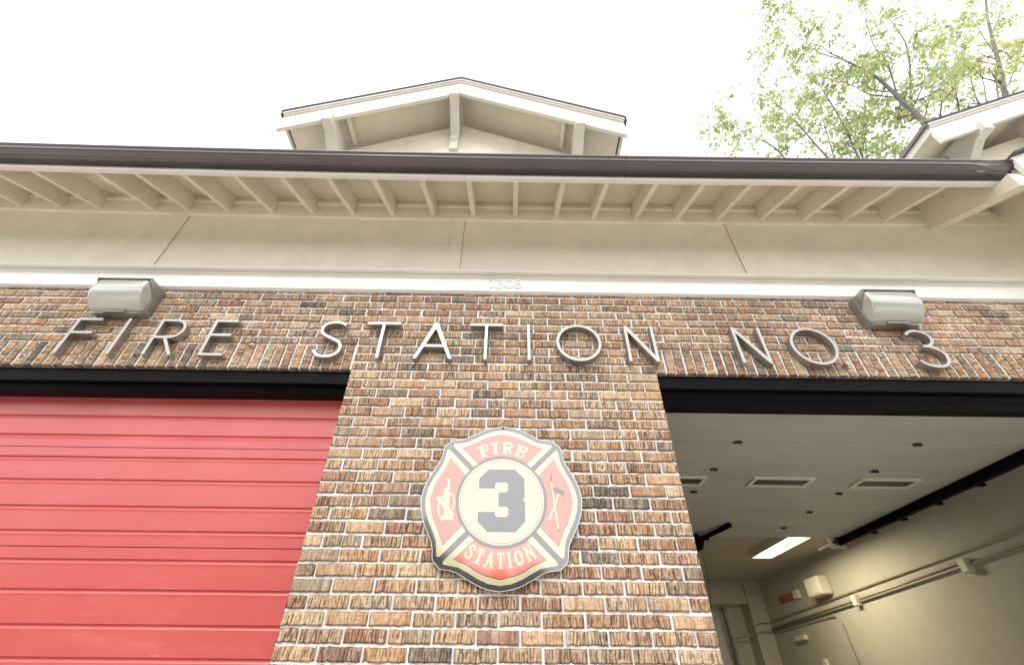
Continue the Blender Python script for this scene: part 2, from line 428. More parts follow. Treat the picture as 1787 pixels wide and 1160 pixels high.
# soffit sheathing slopes 6:12 above the rafters
SF = lambda y: 5.165 + .48 * y
sagprof('soffit', 'cream', [(-.56, SF(-.56)), (.1, SF(.1)), (.1, SF(.1) + .02), (-.56, SF(-.56) + .02)], L0, 5.5)
sagprof('fascia_board', 'fascia_paint', [(-.56, 4.708), (-.542, 4.700), (-.542, 4.93), (-.56, 4.93)], L0, 4.862)
sagprof('fascia_bead', 'fascia_paint', [(-.5605, 4.705), (-.572, 4.712), (-.576, 4.724), (-.570, 4.738), (-.5605, 4.742)], L0, 4.866)
# gutter (ogee profile), with end cap
gp = [(-.562, 4.763), (-.622, 4.763), (-.632, 4.768), (-.633, 4.776), (-.648, 4.780), (-.666, 4.788), (-.676, 4.799), (-.6795, 4.810), (-.6795, 4.821), (-.684, 4.826), (-.694, 4.828), (-.695, 4.838), (-.688, 4.840), (-.562, 4.836)]
gut = sagprof('gutter', 'gutter', gp, L0, 4.86, smooth=True)
gb2 = bmesh.new(); s_ = sag(4.86)
prism(gb2, [(y * 1 - .001, z + s_ + .0) for y, z in gp], 'x', 4.8605, 4.868); build('gutter_end_cap', gb2, 'gutter', gut)
for x in (-2.93, 1.9):
    jb = bmesh.new(); s_ = sag(x); prism(jb, [(y - (.0035 if y < -.57 else 0), z + s_ - .003) for y, z in gp[:-2]] , 'x', x, x + .012); build('gutter_seam', jb, 'gutter', gut)
# rafters
RX = [-4.02, -3.66, -3.32, -2.955, -2.625, -2.14, -1.825, -1.465, -1.075, -.718, -.36, -.01, .355, .71, 1.078, 1.44, 1.775, 2.15, 2.52, 2.885, 3.27, 3.655, 4.02, 4.40]
for x in RX:
    bm = bmesh.new(); wv_ = random.uniform(-.004, .004); s = sag(x)
    prof = [(-.541, 4.716 + s), (-.023, 4.967 + s), (-.023, SF(-.023) + s - .001), (-.541, SF(-.541) + s - .001)]
    prism(bm, prof, 'x', x - .020, x + .020)
    for v in bm.verts:
        if v.co.y < -.3: v.co.x += wv_
    part('rafter', bm, 'cream')
# blocking strips between rafters
ends = RX + [4.79]
for a, b in zip(ends, ends[1:]):
    bm = bmesh.new(); s = sag((a + b) / 2); t_ = random.uniform(-.004, .004)
    prism(bm, [(-.0225, 5.078 + s), (-.046 + t_, 5.083 + s), (-.044 + t_, SF(-.044) + s - .002), (-.0225, SF(-.0225) + s - .002)], 'x', a + .0215, b - .0215)
    part('blocking', bm, 'cream')
bm = bmesh.new(); prism(bm, [(-.0225, 5.10), (-.046, 5.105), (-.044, SF(-.044) + .03), (-.0225, SF(-.0225) + .03)], 'x', 4.875, 5.40); part('blocking', bm, 'cream')
# heavy end beam running out past the eave
bm = bmesh.new(); prism(bm, [(-.659, 4.588), (-.0006, 4.909), (-.0006, 5.225), (-.5405, 4.962), (-.5405, 4.735), (-.659, 4.735)], 'x', 4.76, 4.862); part('end_beam', bm, 'cream')
# rake of the neighbouring wing with its flashing
bm = bmesh.new(); prism(bm, [(4.8695, 4.50), (4.93, 4.50), (7.4, 5.72), (7.4, 6.13), (4.8695, 4.90)], 'y', -.70, -.66); part('rake_board', bm, 'white_paint')
bm = bmesh.new(); prism(bm, [(4.865, 4.9005), (7.4, 6.1605), (7.4, 6.18), (4.865, 4.92)], 'y', -.74, -.655); part('rake_flashing', bm, 'shingle')
part('wing_wall', B(5.5, 7.3, -.55, .6, 3.9, 5.25), 'cream')
# main roof slab and rear building shell
sagprof('roof', 'roof_shingle', [(-.60, 4.925), (-.60, 4.945), (4.4, 7.40), (9.4, 4.95), (9.4, 4.90), (4.4, 7.33)], L0 - .2, 7.2)
bm = bmesh.new(); box(bm, L0, L0 + .15, .3, 9.3, 0, 4.9); box(bm, 7.05, 7.2, .3, 9.3, 0, 4.9); box(bm, L0, 7.2, 9.3, 9.45, 0, 4.9); part('outer_wall', bm, 'mortar')

# ---------------------------------------------------------------- dormers
def dormer(cx, bx=(-1.59, -.06, 1.60)):
    Yb, Yw, zp, hw, sl = .30, .765, 8.555, 2.20, .5
    wb = bmesh.new()
    prism(wb, [(cx - 1.62, 5.0), (cx + 1.62, 5.0), (cx + 1.62, zp - .40 - 1.62 * sl), (cx, zp - .40), (cx - 1.62, zp - .40 - 1.62 * sl)], 'y', Yw, Yw + 3.0)
    D = part('dormer', wb, 'cream')
    def sub(name, bm, mat): return build(name, bm, mat, D)
    for s in (-1, 1):
        def q(d, lo, hi, y0, y1, name, mat, d0=0.0, inset=0.0):
            bm = bmesh.new(); e0, e1 = d0, d
            prism(bm, [(cx + s * e0, zp - e0 * sl - hi), (cx + s * e1, zp - e1 * sl - hi), (cx + s * e1, zp - e1 * sl - lo), (cx + s * e0, zp - e0 * sl - lo)], 'y', y0, y1)
            return sub(name, bm, mat)
        q(hw, -.025, .012, Yb - .045, 5.0, 'roof', 'shingle')
        q(hw - .02, .013, .05, Yb - .035, Yb + .02, 'crown_moulding', 'fascia_paint')
        q(hw - .035, .0505, .085, Yb - .018, Yb + .02, 'crown_moulding', 'fascia_paint')
        q(hw - .03, .0855, .395, Yb - .0, Yb + .045, 'barge_board', 'white_paint' if False else 'fascia_paint')
        q(hw - .07, .135, .155, Yb + .046, 5.0, 'soffit', 'cream')
        q(1.63, .42, .56, Yw - .02, Yw - .0005, 'frieze_board', 'cream')
        bm = bmesh.new(); xe = cx + s * (hw - .02)
        box(bm, min(xe, xe - s * .03), max(xe, xe - s * .03), Yb + .021, 5, zp - hw * sl - .15, zp - hw * sl + .0); sub('eave_board', bm, 'fascia_paint')
        xo = cx + s * (hw + .012)
        bm = bmesh.new(); box(bm, min(xo, xo - s * .02), max(xo, xo - s * .02), Yb - .03, 5, zp - hw * sl - .045, zp - hw * sl + .005); sub('drip_edge', bm, 'gutter')
        xi = cx + s * 1.42; zt = zp - 1.42 * sl - .157
        sub('lookout', B(xi - .025, xi + .025, Yb + .046, Yw - .001, zt - .12, zt - .015), 'cream')
    for dx in bx:
        x = cx + dx; top = zp - abs(dx) * sl - .345; w2 = .062; up = .03 if abs(dx) < 1 else .09
        bm = bmesh.new()
        prism(bm, [(Yb - .05, top), (Yb - .05, top - .145), (Yb - .04, top - .155), (Yb + .11, top - .155), (Yw - .0215, top - .40), (Yw - .0215, top + up), (Yb + .046, top + up), (Yb + .046, top)], 'x', x - w2, x + w2)
        sub('bracket', bm, 'fascia_paint')
        bm = bmesh.new(); prism(bm, [(Yw - .075, top - .41), (Yw - .075, top - .50), (Yw - .045, top - .53), (Yw - .045, top - .72), (Yw - .0005, top - .72), (Yw - .0005, top - .405), (Yw - .04, top - .405)], 'x', x - w2 + .006, x + w2 - .006)
        sub('corbel', bm, 'fascia_paint')
    return D
dormer(.30); dormer(8.57, (-1.45, 0, 1.45))

# ---------------------------------------------------------------- door heads and closed red door
for n, (a, b, zz) in enumerate(((-3.66, -.001, (3.19, 3.285)), (W + .001, 5.675, (3.145, 3.23)))):
    bm = bmesh.new(); box(bm, a, b, .022, .03, 3.245, Z0 - .005); box(bm, a, b, .014, .12, 3.233, 3.2445)
    h = part('door_head', bm, 'black_metal')
    bm = bmesh.new(); prism(bm, [(.05, 3.2325), (.05, 3.205), (.062, 3.198), (.062, 3.190), (.075, 3.186), (.10, zz[0] - .003), (.16, zz[0]), (.16, 3.2325)], 'x', a, b)
    build('weather_seal', bm, 'black_metal', h)
    if n:
        bm = bmesh.new(); tube(bm, [(a, .19, 3.19), (b, .19, 3.19)], .035, 16); build('door_bottom_rubber', bm, 'black_metal', h, smooth=True)
def closed_door():
    Yd = .17; xa, xb = -3.72, .05; zs = []
    joints = [3.417 - .5715 * i for i in range(6)]
    prof = []
    z = 3.75
    prof.append((Yd, 3.75))
    for j in joints:
        prof += [(Yd, j + .0025), (Yd + .012, j + .002), (Yd + .012, j - .002), (Yd, j - .0025)]
        for d in (.064, .205, .357, .490):
            zc = j - d
            if zc < .1: continue
            prof += [(Yd, zc + .006), (Yd + .009, zc + .002), (Yd + .009, zc - .001), (Yd + .001, zc - .010), (Yd - .0015, zc - .016), (Yd, zc - .03)]
    prof.append((Yd, 0.0))
    bm = bmesh.new(); rows = [[bm.verts.new((x, y, z)) for x in np.linspace(xa, xb, 9)] for y, z in prof]
    for r0, r1 in zip(rows, rows[1:]):
        for i in range(8): bm.faces.new((r0[i], r0[i + 1], r1[i + 1], r1[i]))
    r = bmesh.ops.extrude_face_region(bm, geom=bm.faces[:])
    for g in r['geom']:
        if isinstance(g, bmesh.types.BMVert): g.co.y = Yd + .05
    d = part('garage_door', bm, 'red'); d['label'] = 'closed red ribbed overhead door'
    return d
closed_door()

# ---------------------------------------------------------------- open bay interior
XW, YF, ZC = 6.6, 9.0, 3.7
part('interior_wall', B(XW, XW + .1, .30, 9.2, 0, ZC + .1), 'interior')
bm = bmesh.new(); box(bm, 5.90, XW, YF, YF + .1, 0, ZC); box(bm, W - .2, 5.90, YF, YF + .1, 3.27, ZC); box(bm, 2.0, 5.0, YF, YF + .1, 0, 3.27)
part('interior_rear_wall', bm, 'interior')
part('interior_wall', B(-4.0, -3.9, .3, 9.2, 0, ZC), 'interior')
bm = bmesh.new(); box(bm, -3.9, 2.0, YF, YF + .1, 0, ZC); part('interior_rear_wall', bm, 'interior')
part('interior_ceiling', B(-4.0, XW, .3, 9.2, ZC, ZC + .08), 'interior_ceiling')
tag(build('bay_floor', B(-4.0, XW, .5, 9.2, -.016, -.003), 'concrete'), kind='structure')
part('roof_beam', B(4.2, 6.24, YF - .35, YF - .001, 3.27, ZC - .001), 'interior')
part('pilaster', B(6.245, XW - .001, YF - .40, YF - .001, 0, ZC - .001), 'interior')
part('jamb_wall', B(5.68, XW, .28, .42, 0, ZC), 'interior')
dk = part('doorway_shade', B(5.0, 5.9, YF + .6, YF + .65, 0, 3.27), 'gutter')  # dark sheet standing in for the shade beyond the rear doorway

def open_door():
    Z = 3.40; xa, xb = W - .1, 5.60
    bm = bmesh.new(); js = [.53, 1.13, 1.725, 2.34, 2.96, 3.60, 4.06]
    for a, b in zip(js, js[1:]):
        box(bm, xa, xb, a + .0045, b - .0045, Z, Z + .045)
    D = part('garage_door', bm, 'door_inner'); D['label'] = 'beige raised overhead door seen from below'
    bm = bmesh.new(); prism(bm, [(.20, 3.16), (.28, 3.30), (.36, 3.38), (.527, 3.44), (.527, 3.49), (.30, 3.45), (.20, 3.32)], 'x', xa, xb); build('curved_end_section', bm, 'door_inner', D)
    for x0 in (2.44, 3.525, 4.605):
        bm = bmesh.new(); x1 = x0 + .61; y0, y1 = 1.905, 2.145; t = .035
        box(bm, x0, x1, y0, y0 + t, Z - .02, Z - .001); box(bm, x0, x1, y1 - t, y1, Z - .02, Z - .001)
        box(bm, x0, x0 + t, y0 + t, y1 - t, Z - .02, Z - .001); box(bm, x1 - t, x1, y0 + t, y1 - t, Z - .02, Z - .001)
        f = build('window_frame', bm, 'box_white', D)
        # pane is its own mesh beneath the section skin
        bm = bmesh.new(); box(bm, x0 + t, x1 - t, y0 + t, y1 - t, Z - .006, Z - .002); build('window_pane', bm, 'glass_dark', D)
    bm = bmesh.new()
    for j in js[1:-1]: box(bm, xa, xb, j - .0043, j + .0043, Z + .012, Z + .04)
    build('section_seal', bm, 'rubber', D)
    for x in (3.03, 4.6):
        for j in js[1:-1]:
            bm = bmesh.new(); box(bm, x - .032 + j * .01, x + .028 + j * .01, j - .026, j + .026, Z - .006, Z - .001, bev=.002); tube(bm, [(x - .034 + j * .01, j, Z - .011), (x + .034 + j * .01, j, Z - .011)], .010, 10)
            build('hinge', bm, 'rubber', D)
    bm = bmesh.new()
    box(bm, 5.615, 5.70, .3, 4.12, 3.325, 3.335); box(bm, 5.70, 5.71, .3, 4.12, 3.325, 3.425); box(bm, 5.615, 5.70, .3, 4.12, 3.415, 3.425); box(bm, 5.605, 5.6145, .3, 4.12, 3.325, 3.425); box(bm, 5.585, 5.612, .3, 4.05, 3.30, 3.345)
    for y in np.arange(.7, 4, .55): box(bm, 5.60, 5.72, y, y + .05, 3.300, 3.324)
    build('door_track', bm, 'black_metal', D)
    bm = bmesh.new(); box(bm, 5.50, 5.73, 4.125, 4.14, 3.28, 3.46); box(bm, 5.50, 5.515, 4.07, 4.124, 3.30, 3.42); build('track_end_bracket', bm, 'box_white', D)
    bm = bmesh.new(); box(bm, 5.56, 5.60, 4.02, 4.5, 3.34, 3.37); build('shock_spring', bm, 'rubber', D)
    bm = bmesh.new()
    tube(bm, [(3.62, 4.02, 3.33), (3.74, 3.72, 3.35), (3.86, 3.42, 3.37)], .032, 8)
    tube(bm, [(3.66, 3.9, 3.31), (3.76, 4.22, 3.30)], .028, 8); tube(bm, [(3.45, 3.9, 3.32), (3.72, 3.82, 3.32)], .03, 8)
    box(bm, 3.50, 3.60, 3.82, 4.02, 3.24, 3.37, bev=.01); box(bm, 3.58, 3.64, 3.90, 4.1, 3.20, 3.26, bev=.01)
    build('operator_arm', bm, 'black_metal', D)
    bm = bmesh.new(); pts = catmull([(3.78, 4.3, 3.34), (3.85, 4.5, 2.9), (3.82, 4.6, 2.5), (3.84, 4.6, 2.2)], 5); tube(bm, pts, .004, 5); build('pull_cord', bm, 'rubber', D)
open_door()

# ceiling light
def light_fixture():
    x0, x1, y0, y1, z = 5.345, 5.735, 4.55, 6.15, 3.60
    T = empty('ceiling_light', (5.54, 5.35, ZC)); tag(T, 'lit fluorescent ceiling fixture with warm glowing tubes inside the open bay', 'ceiling light')
    bm = bmesh.new(); t = .025
    box(bm, x0, x1, y0, y0 + t, z, ZC - .001); box(bm, x0, x1, y1 - t, y1, z, ZC - .001); box(bm, x0, x0 + t, y0 + t, y1 - t, z, ZC - .001); box(bm, x1 - t, x1, y0 + t, y1 - t, z, ZC - .001)
    box(bm, x0 + t, x1 - t, y0 + t, y1 - t, ZC - .03, ZC - .002); build('housing', bm, 'box_white', T)
    for k in range(4):
        x = x0 + .06 + k * .09; bm = bmesh.new(); tube(bm, [(x, y0 + .05, z + .04), (x, y1 - .05, z + .04)], .019, 10); build('tube', bm, 'tube', T)
    ld = bpy.data.lights.new('tube_light', 'AREA'); ld.shape = 'RECTANGLE'; ld.size = .3; ld.size_y = 1.4; ld.energy = 30; ld.color = (1, .88, .60)
    lo = bpy.data.objects.new('tube_light', ld); link(lo); lo.location = (5.54, 5.35, z - .01); lo.parent = T; lo.matrix_parent_inverse = world_of(T).inverted()
light_fixture()
def thing_mesh(name, bm, mat, label, cat, group=None, smooth=False):
    return tag(build(name, bm, mat, smooth=smooth), label, cat, group)
def cond(pts, r, label):
    bm = bmesh.new(); tube(bm, pts, r, 8); return thing_mesh('conduit', bm, 'steel', label, 'conduit', smooth=True)
xw = XW - .03
cond([(xw, 1.0, 3.137), (xw, 2.535, 3.095), (xw, 4.97, 3.036), (xw, 6.84, 2.984), (xw, 8.55, 2.93)], .011, 'uppermost thin conduit running along the bay side wall')
cond([(xw, 3.5, 2.955), (xw, 5.64, 2.90), (xw, 8.55, 2.812)], .016, 'middle conduit between the two junction boxes on the bay wall')
cond([(xw, 1.0, 2.99), (xw, 3.45, 2.932), (xw, 5.66, 2.862), (xw, 8.55, 2.785)], .014, 'lowest straight conduit passing behind both junction boxes')
cond(catmull([(xw, 8.55, 2.74), (xw, 7.4, 2.765), (xw, 6.45, 2.775), (xw, 6.27, 2.745), (xw, 6.2, 2.6), (xw, 6.16, 2.095), (xw, 6.12, 1.4)], 5), .010, 'thin conduit bending down the bay side wall')
for (y, z, s, lb) in ((5.6, 2.89, .075, 'white junction box lit by the ceiling light'), (3.40, 2.93, .075, 'dim white junction box near the front of the bay wall')):
    bm = bmesh.new(); box(bm, XW - .08, XW - .001, y - .055, y + .055, z - s, z + s, bev=.006)
    J = thing_mesh('junction_box', bm, 'box_white', lb, 'junction box', 'junction boxes on the bay wall')
    bm = bmesh.new(); box(bm, XW - .084, XW - .0805, y - .05, y + .05, z - s + .006, z + s - .006, bev=.001); build('cover_plate', bm, 'box_white', J)
bm = bmesh.new(); box(bm, XW - .20, XW - .001, 6.15, 6.58, 3.07, 3.345, bev=.012); Bx = thing_mesh('electrical_box', bm, 'box_white', 'large pale enclosure mounted above the conduits', 'electrical box')
bm = bmesh.new(); box(bm, XW - .206, XW - .2005, 6.19, 6.54, 3.10, 3.315, bev=.004); build('door', bm, 'box_white', Bx)
bm = bmesh.new(); box(bm, XW - .04, XW - .001, 7.32, 7.9, 3.17, 3.285, bev=.004); Sg = thing_mesh('wall_plate', bm, 'orange', 'orange brown plate on the bay wall beside the pale enclosure', 'wall plate')
bm = bmesh.new(); box(bm, XW - .06, XW - .001, 7.15, 7.315, 3.16, 3.30, bev=.004); build('end_box', bm, 'box_white', Sg)
bm = bmesh.new(); box(bm, XW - .07, XW - .001, 7.38, 7.75, 2.53, 2.61, bev=.005); thing_mesh('wall_heater_switch', bm, 'box_white', 'small pale box below the bending conduit', 'switch box')
bm = bmesh.new(); box(bm, XW - .05, XW - .001, 7.0, 7.12, 2.05, 2.22, bev=.005); thing_mesh('wall_switch', bm, 'box_white', 'pale wall switch at the bottom edge of the bay wall', 'switch')
bm = bmesh.new(); tube(bm, [(5.82, 8.9, 3.25), (5.86, 8.9, 2.4), (5.9, 8.9, 0.02)], .02, 8); tube(bm, [(5.86, 8.88, 2.65), (6.24, 8.57, 2.74), (6.58, 8.57, 2.76)], .014, 8)
thing_mesh('pipe', bm, 'steel', 'upright pipe with a branch beside the rear doorway of the bay', 'pipe')
bm = bmesh.new(); tube(bm, [(6.23, 8.58, 2.86), (6.4, 8.58, 2.92), (6.57, 8.57, 2.9)], .006, 6); thing_mesh('cable', bm, 'rubber', 'dark cable draped across the rear pilaster', 'cable')

# ---------------------------------------------------------------- letters
YF_, YBk = -.060, -.006
zt, zb, s_ = 3.700, 3.392, .021
def L_(name, fn, label):
    bm = bmesh.new(); fn(bm); o = build(name, bm, 'aluminium')
    m = o.modifiers.new('b', 'BEVEL'); m.width = .0012; m.segments = 1; m.limit_method = 'ANGLE'
    return tag(o, label, 'letter', 'metal letters of the station name')
def pr_(bm, pts, off=0): prism(bm, pts, 'y', YF_ + off, YBk)
def rect(x0, x1, z0, z1): return [(x0, z0), (x1, z0), (x1, z1), (x0, z1)]
def gF(bm, x0=-1.967, x1=-1.798):
    m = 3.572
    pr_(bm, [(x0, zb), (x0 + s_, zb), (x0 + s_, m - s_ / 2), (x1 - .01, m - s_ / 2), (x1 - .01, m + s_ / 2), (x0 + s_, m + s_ / 2), (x0 + s_, zt - s_), (x1, zt - s_), (x1, zt), (x0, zt)])
def gE(bm, x0=-1.014, x1=-.852):
    m = 3.566
    pr_(bm, [(x0, zb), (x1, zb), (x1, zb + s_), (x0 + s_, zb + s_), (x0 + s_, m - s_ / 2), (x1 - .006, m - s_ / 2), (x1 - .006, m + s_ / 2), (x0 + s_, m + s_ / 2), (x0 + s_, zt - s_), (x1, zt - s_), (x1, zt), (x0, zt)])
def gI(x): return lambda bm: pr_(bm, rect(x - s_ / 2, x + s_ / 2, zb, zt))
def gT(x0, x1):
    c = (x0 + x1) / 2
    return lambda bm: pr_(bm, [(c - s_ / 2, zb), (c + s_ / 2, zb), (c + s_ / 2, zt - s_), (x1, zt - s_), (x1, zt), (x0, zt), (x0, zt - s_), (c - s_ / 2, zt - s_)])
def gA(bm, a=.402, b=.662):
    c = (a + b) / 2; h = s_ * .62
    pr_(bm, [(a, zb), (a + s_ * 1.12, zb), (c, zt - .052), (b - s_ * 1.12, zb), (b, zb), (c + h, zt), (c - h, zt)])
    z1 = 3.50
    k = lambda z: (z - zb) / (zt - .052 - zb)
    pr_(bm, [(a + s_ * 1.12 + (c - a - s_ * 1.12) * k(z1 - .01) - .002, z1 - .01), (b - s_ * 1.12 - (b - s_ * 1.12 - c) * k(z1 - .01) + .002, z1 - .01), (b - s_ * 1.12 - (b - s_ * 1.12 - c) * k(z1 + .011) + .002, z1 + .011), (a + s_ * 1.12 + (c - a - s_ * 1.12) * k(z1 + .011) - .002, z1 + .011)], .0012)
def gN(x0, x1):
    return lambda bm: pr_(bm, [(x0, zb), (x0 + s_, zb), (x0 + s_, zt - .052), (x1 - s_, zb), (x1, zb), (x1, zt), (x1 - s_, zt), (x1 - s_, zb + .052), (x0 + s_, zt), (x0, zt)])
def gO(cx, r):
    def f(bm):
        pts = [(cx + (r - s_ / 2) * math.cos(t), (zt + zb) / 2 + .0 + (r - s_ / 2 + .002) * math.sin(t)) for t in np.linspace(0, 2 * math.pi, 72, endpoint=False)]
        ribbon(bm, pts, s_, YF_, YBk, closed=True)
    return f
def gR(bm, x0=-1.386, x1=-1.19):
    m = 3.530; pr_(bm, rect(x0, x0 + s_, zb, zt))
    cz = (zt + m) / 2; r = (zt - m - s_) / 2 + 0; cxx = x1 - s_ / 2 - r
    pts = [(x0 + s_ + .0005, zt - s_ / 2), (cxx, zt - s_ / 2)] + [(cxx + r * math.sin(t), cz + r * math.cos(t)) for t in np.linspace(.15, math.pi - .15, 20)] + [(cxx, m + s_ / 2), (x0 + s_ + .0005, m + s_ / 2)]
    ribbon(bm, pts, s_, YF_ + .0004, YBk)
    pr_(bm, [(cxx - .03, m - .0003), (cxx - .003, m - .0003), (x1 + .004, zb), (x1 - .022, zb)], .0008)
def gS(bm):
    p = [(-.098, 3.668), (-.13, 3.688), (-.18, 3.692), (-.228, 3.678), (-.252, 3.64), (-.243, 3.60), (-.212, 3.573), (-.165, 3.549), (-.118, 3.522), (-.095, 3.483), (-.102, 3.437), (-.138, 3.407), (-.185, 3.400), (-.235, 3.413), (-.270, 3.452)]
    ribbon(bm, catmull(p, 6), s_, YF_, YBk)
def g3(bm):
    p = [(3.822, 3.655), (3.86, 3.683), (3.91, 3.690), (3.96, 3.672), (3.984, 3.632), (3.972, 3.588), (3.935, 3.562), (3.893, 3.556)]
    ribbon(bm, catmull(p, 6), s_, YF_, YBk)
    p = [(3.893, 3.5555), (3.945, 3.549), (3.99, 3.520), (4.009, 3.474), (3.993, 3.425), (3.95, 3.394), (3.895, 3.388), (3.84, 3.402), (3.805, 3.436)]
    ribbon(bm, catmull(p, 6), s_, YF_ + .0006, YBk)
L_('letter', gF, 'metal letter F starting the word FIRE')
L_('letter', gI(-1.608), 'metal letter I in the word FIRE')
L_('letter', gR, 'metal letter R in the word FIRE')
L_('letter', gE, 'metal letter E ending the word FIRE')
L_('letter', gS, 'metal letter S starting the word STATION')
L_('letter', gT(.050, .281), 'metal letter T just after the S of STATION')
L_('letter', gA, 'metal letter A in the word STATION')
L_('letter', gT(.767, .997), 'metal letter T just after the A of STATION')
L_('letter', gI(1.175), 'metal letter I in the word STATION')
L_('letter', gO(1.517, .155), 'metal letter O in the word STATION')
L_('letter', gN(1.842, 2.046), 'metal letter N ending the word STATION')
L_('letter', gN(2.598, 2.800), 'metal letter N starting the abbreviation NO.')
L_('letter', gO(3.132, .157), 'metal letter O in the abbreviation NO.')
L_('full_stop', lambda bm: prism(bm, [(3.304 + .016 * math.cos(t), 3.405 + .016 * math.sin(t)) for t in np.linspace(0, 2 * math.pi, 16, endpoint=False)], 'y', YF_ + .005, YBk), 'round metal full stop after the letters NO')
L_('numeral', g3, 'metal numeral 3 ending the station name')

# house number 1308
H = empty('house_number', (1.02, -.03, 4.12)); tag(H, 'small white raised house number 1308 on the white band', 'house number')
def digit(strokes):
    bm = bmesh.new()
    for i, st in enumerate(strokes): ribbon(bm, st[0], .0095, -.041 - i * .0004, -.0303, closed=st[1])
    build('digit', bm, 'white_paint', H)
def arc(cx, cz, rx, rz, a, b, n=16): return [(cx + rx * math.cos(R_(t)), cz + rz * math.sin(R_(t))) for t in np.linspace(a, b, n)]
zc_ = 4.121
digit([([(.888, zc_ + .030), (.905, zc_ + .045), (.905, zc_ - .040), (.888, zc_ - .046)], False)])
digit([(arc(.958, zc_ + .021, .022, .021, 150, -70), False), (arc(.957, zc_ - .020, .027, .026, 80, -160), False)])
digit([(arc(1.032, zc_, .031, .042, 0, 345, 26), True)])
digit([(arc(1.103, zc_ - .019, .026, .0235, 0, 345, 22), True), (arc(1.103, zc_ + .0255, .021, .0185, 0, 345, 20), True)])

# ---------------------------------------------------------------- wall lights
def wall_light(x0, x1, side, label):
    T = empty('wall_light', ((x0 + x1) / 2, 0, 3.86)); tag(T, label, 'wall light', 'weathered floodlights on the brick wall')
    z0, z1 = 3.735, 3.995
    bm = bmesh.new(); c = .045
    prism(bm, [(x0 + c, z0), (x1 - c, z0), (x1 - .012, z0 + .02), (x1, z0 + c), (x1, z1), (x0, z1), (x0, z0 + c), (x0 + .012, z0 + .02)], 'y', -.072, -.001)
    bmesh.ops.bevel(bm, geom=[e for e in bm.edges], offset=.004, segments=2, affect='EDGES')
    build('base', bm, 'aluminium', T)
    bm = bmesh.new(); a, b = x0 + .015, x1 - .015    # lens body: swept curved profile with tapered ends
    prof = catmull([(-.074, z0 + .018), (-.105, z0 + .030), (-.150, z0 + .062), (-.178, z0 + .115), (-.182, z0 + .165), (-.172, z0 + .212), (-.156, z0 + .240), (-.074, z0 + .246)], 4)
    prev = None
    for i, (fx, sc) in enumerate(((0, .86), (.025, .95), (.05, .985), (.09, 1), (.91, 1), (.95, .985), (.975, .95), (1, .86))):
        x = a + (b - a) * fx; ring = [bm.verts.new((x, -.074 + (y + .074) * sc, z0 + .13 + (z - z0 - .13) * (1 - (1 - sc) * .35))) for y, z in prof]
        if prev:
            for k in range(len(prof)): bm.faces.new((prev[k], prev[(k + 1) % len(prof)], ring[(k + 1) % len(prof)], ring[k]))
        else: bm.faces.new(ring)
        prev = ring
    bm.faces.new(prev[::-1]); build('lens', bm, 'lens', T, smooth=True)
    bm = bmesh.new(); box(bm, a + .03, b - .03, -.12, -.09, z0 + .08, z0 + .18, bev=.01)
    hood = bmesh.new(); prism(hood, [(-.0735, z1 - .002), (-.168, z1 - .006), (-.172, z1 - .012), (-.166, z1 - .013), (-.0735, z1 - .009)], 'x', x0 + .004, x1 - .004)
    for xs_ in ((x0 + .003, x0 + .013), (x1 - .013, x1 - .003)):
        prism(hood, [(-.0735, z1 - .0095), (-.165, z1 - .0135), (-.165, z1 - .024), (-.0735, z1 - .115)], 'x', *xs_)
    bm.free(); build('hood', hood, 'aluminium', T)
    bm = bmesh.new(); m = (x0 + x1) / 2; box(bm, m - .075, m + .075, -.090, -.073, z0 + .001, z0 + .010); build('latch', bm, 'aluminium', T)
    bm = bmesh.new(); tube(bm, [(m - side * .22, -.004, z0 + .01), (m - side * .20, -.03, z0 + .03), (m - side * .19, -.03, z0 + .05)], .011, 8); 
    bm.free() if side > 0 else build('photocell', bm, 'mortar', T)
wall_light(-1.935, -1.535, 1, 'weathered floodlight mounted above the word FIRE')
wall_light(3.600, 4.000, -1, 'weathered floodlight mounted above the numeral 3')

# ---------------------------------------------------------------- round badge sign
BC = (1.012, 2.483)
SG = empty('station_sign', (BC[0], 0, BC[1])); tag(SG, 'shield shaped fire station sign with a big black 3 mounted on the brick pier', 'sign')
yl = [-.030]
def layer(name, loops, mat, y, th=.0012, parent=SG, sm=None):
    bm = bmesh.new()
    for pts in loops: prism(bm, [(BC[0] + u, BC[1] + v) for u, v in pts], 'y', y, y + th)
    return build(name, bm, mat, parent)
def mirror4(pts):   # pts: half of one lobe, from the lobe's middle to its corner -> whole outline
    half = pts; lobe = [(-u, v) for u, v in half[::-1]][:-1] + half if abs(half[0][0]) < 1e-6 else None
    out = []
    for k in range(4):
        a = -k * math.pi / 2; out += [(u * math.cos(a) - v * math.sin(a), u * math.sin(a) + v * math.cos(a)) for u, v in lobe]
    return out
lobe_half = [(0, .436), (.035, .432), (.064, .426), (.095, .417), (.122, .405), (.155, .388), (.178, .376), (.215, .356), (.250, .346), (.288, .342), (.303, .338), (.312, .329)]
out0 = mirror4(lobe_half)
ctr = lambda pts, k: [(u * k, v * k) for u, v in pts]
layer('edge_trim', [out0], 's_edge', -.0300, .0025)
layer('panel', [ctr(out0, .992)], 's_black', -.0315, .0015)
def rot(pts, k):
    a = -k * math.pi / 2; return [(u * math.cos(a) - v * math.sin(a), u * math.sin(a) + v * math.cos(a)) for u, v in pts]
def circ(r, a0, a1, n=14): return [(r * math.cos(R_(t)), r * math.sin(R_(t))) for t in np.linspace(a0, a1, n)]
ch = [(0, .411), (.055, .403), (.110, .382), (.155, .357), (.205, .333), (.250, .325), (.282, .320), (.286, .312), (.280, .300)]
gold = [(-u, v) for u, v in ch[::-1]][:-1] + ch + circ(.2435, 48.5, 131.5)
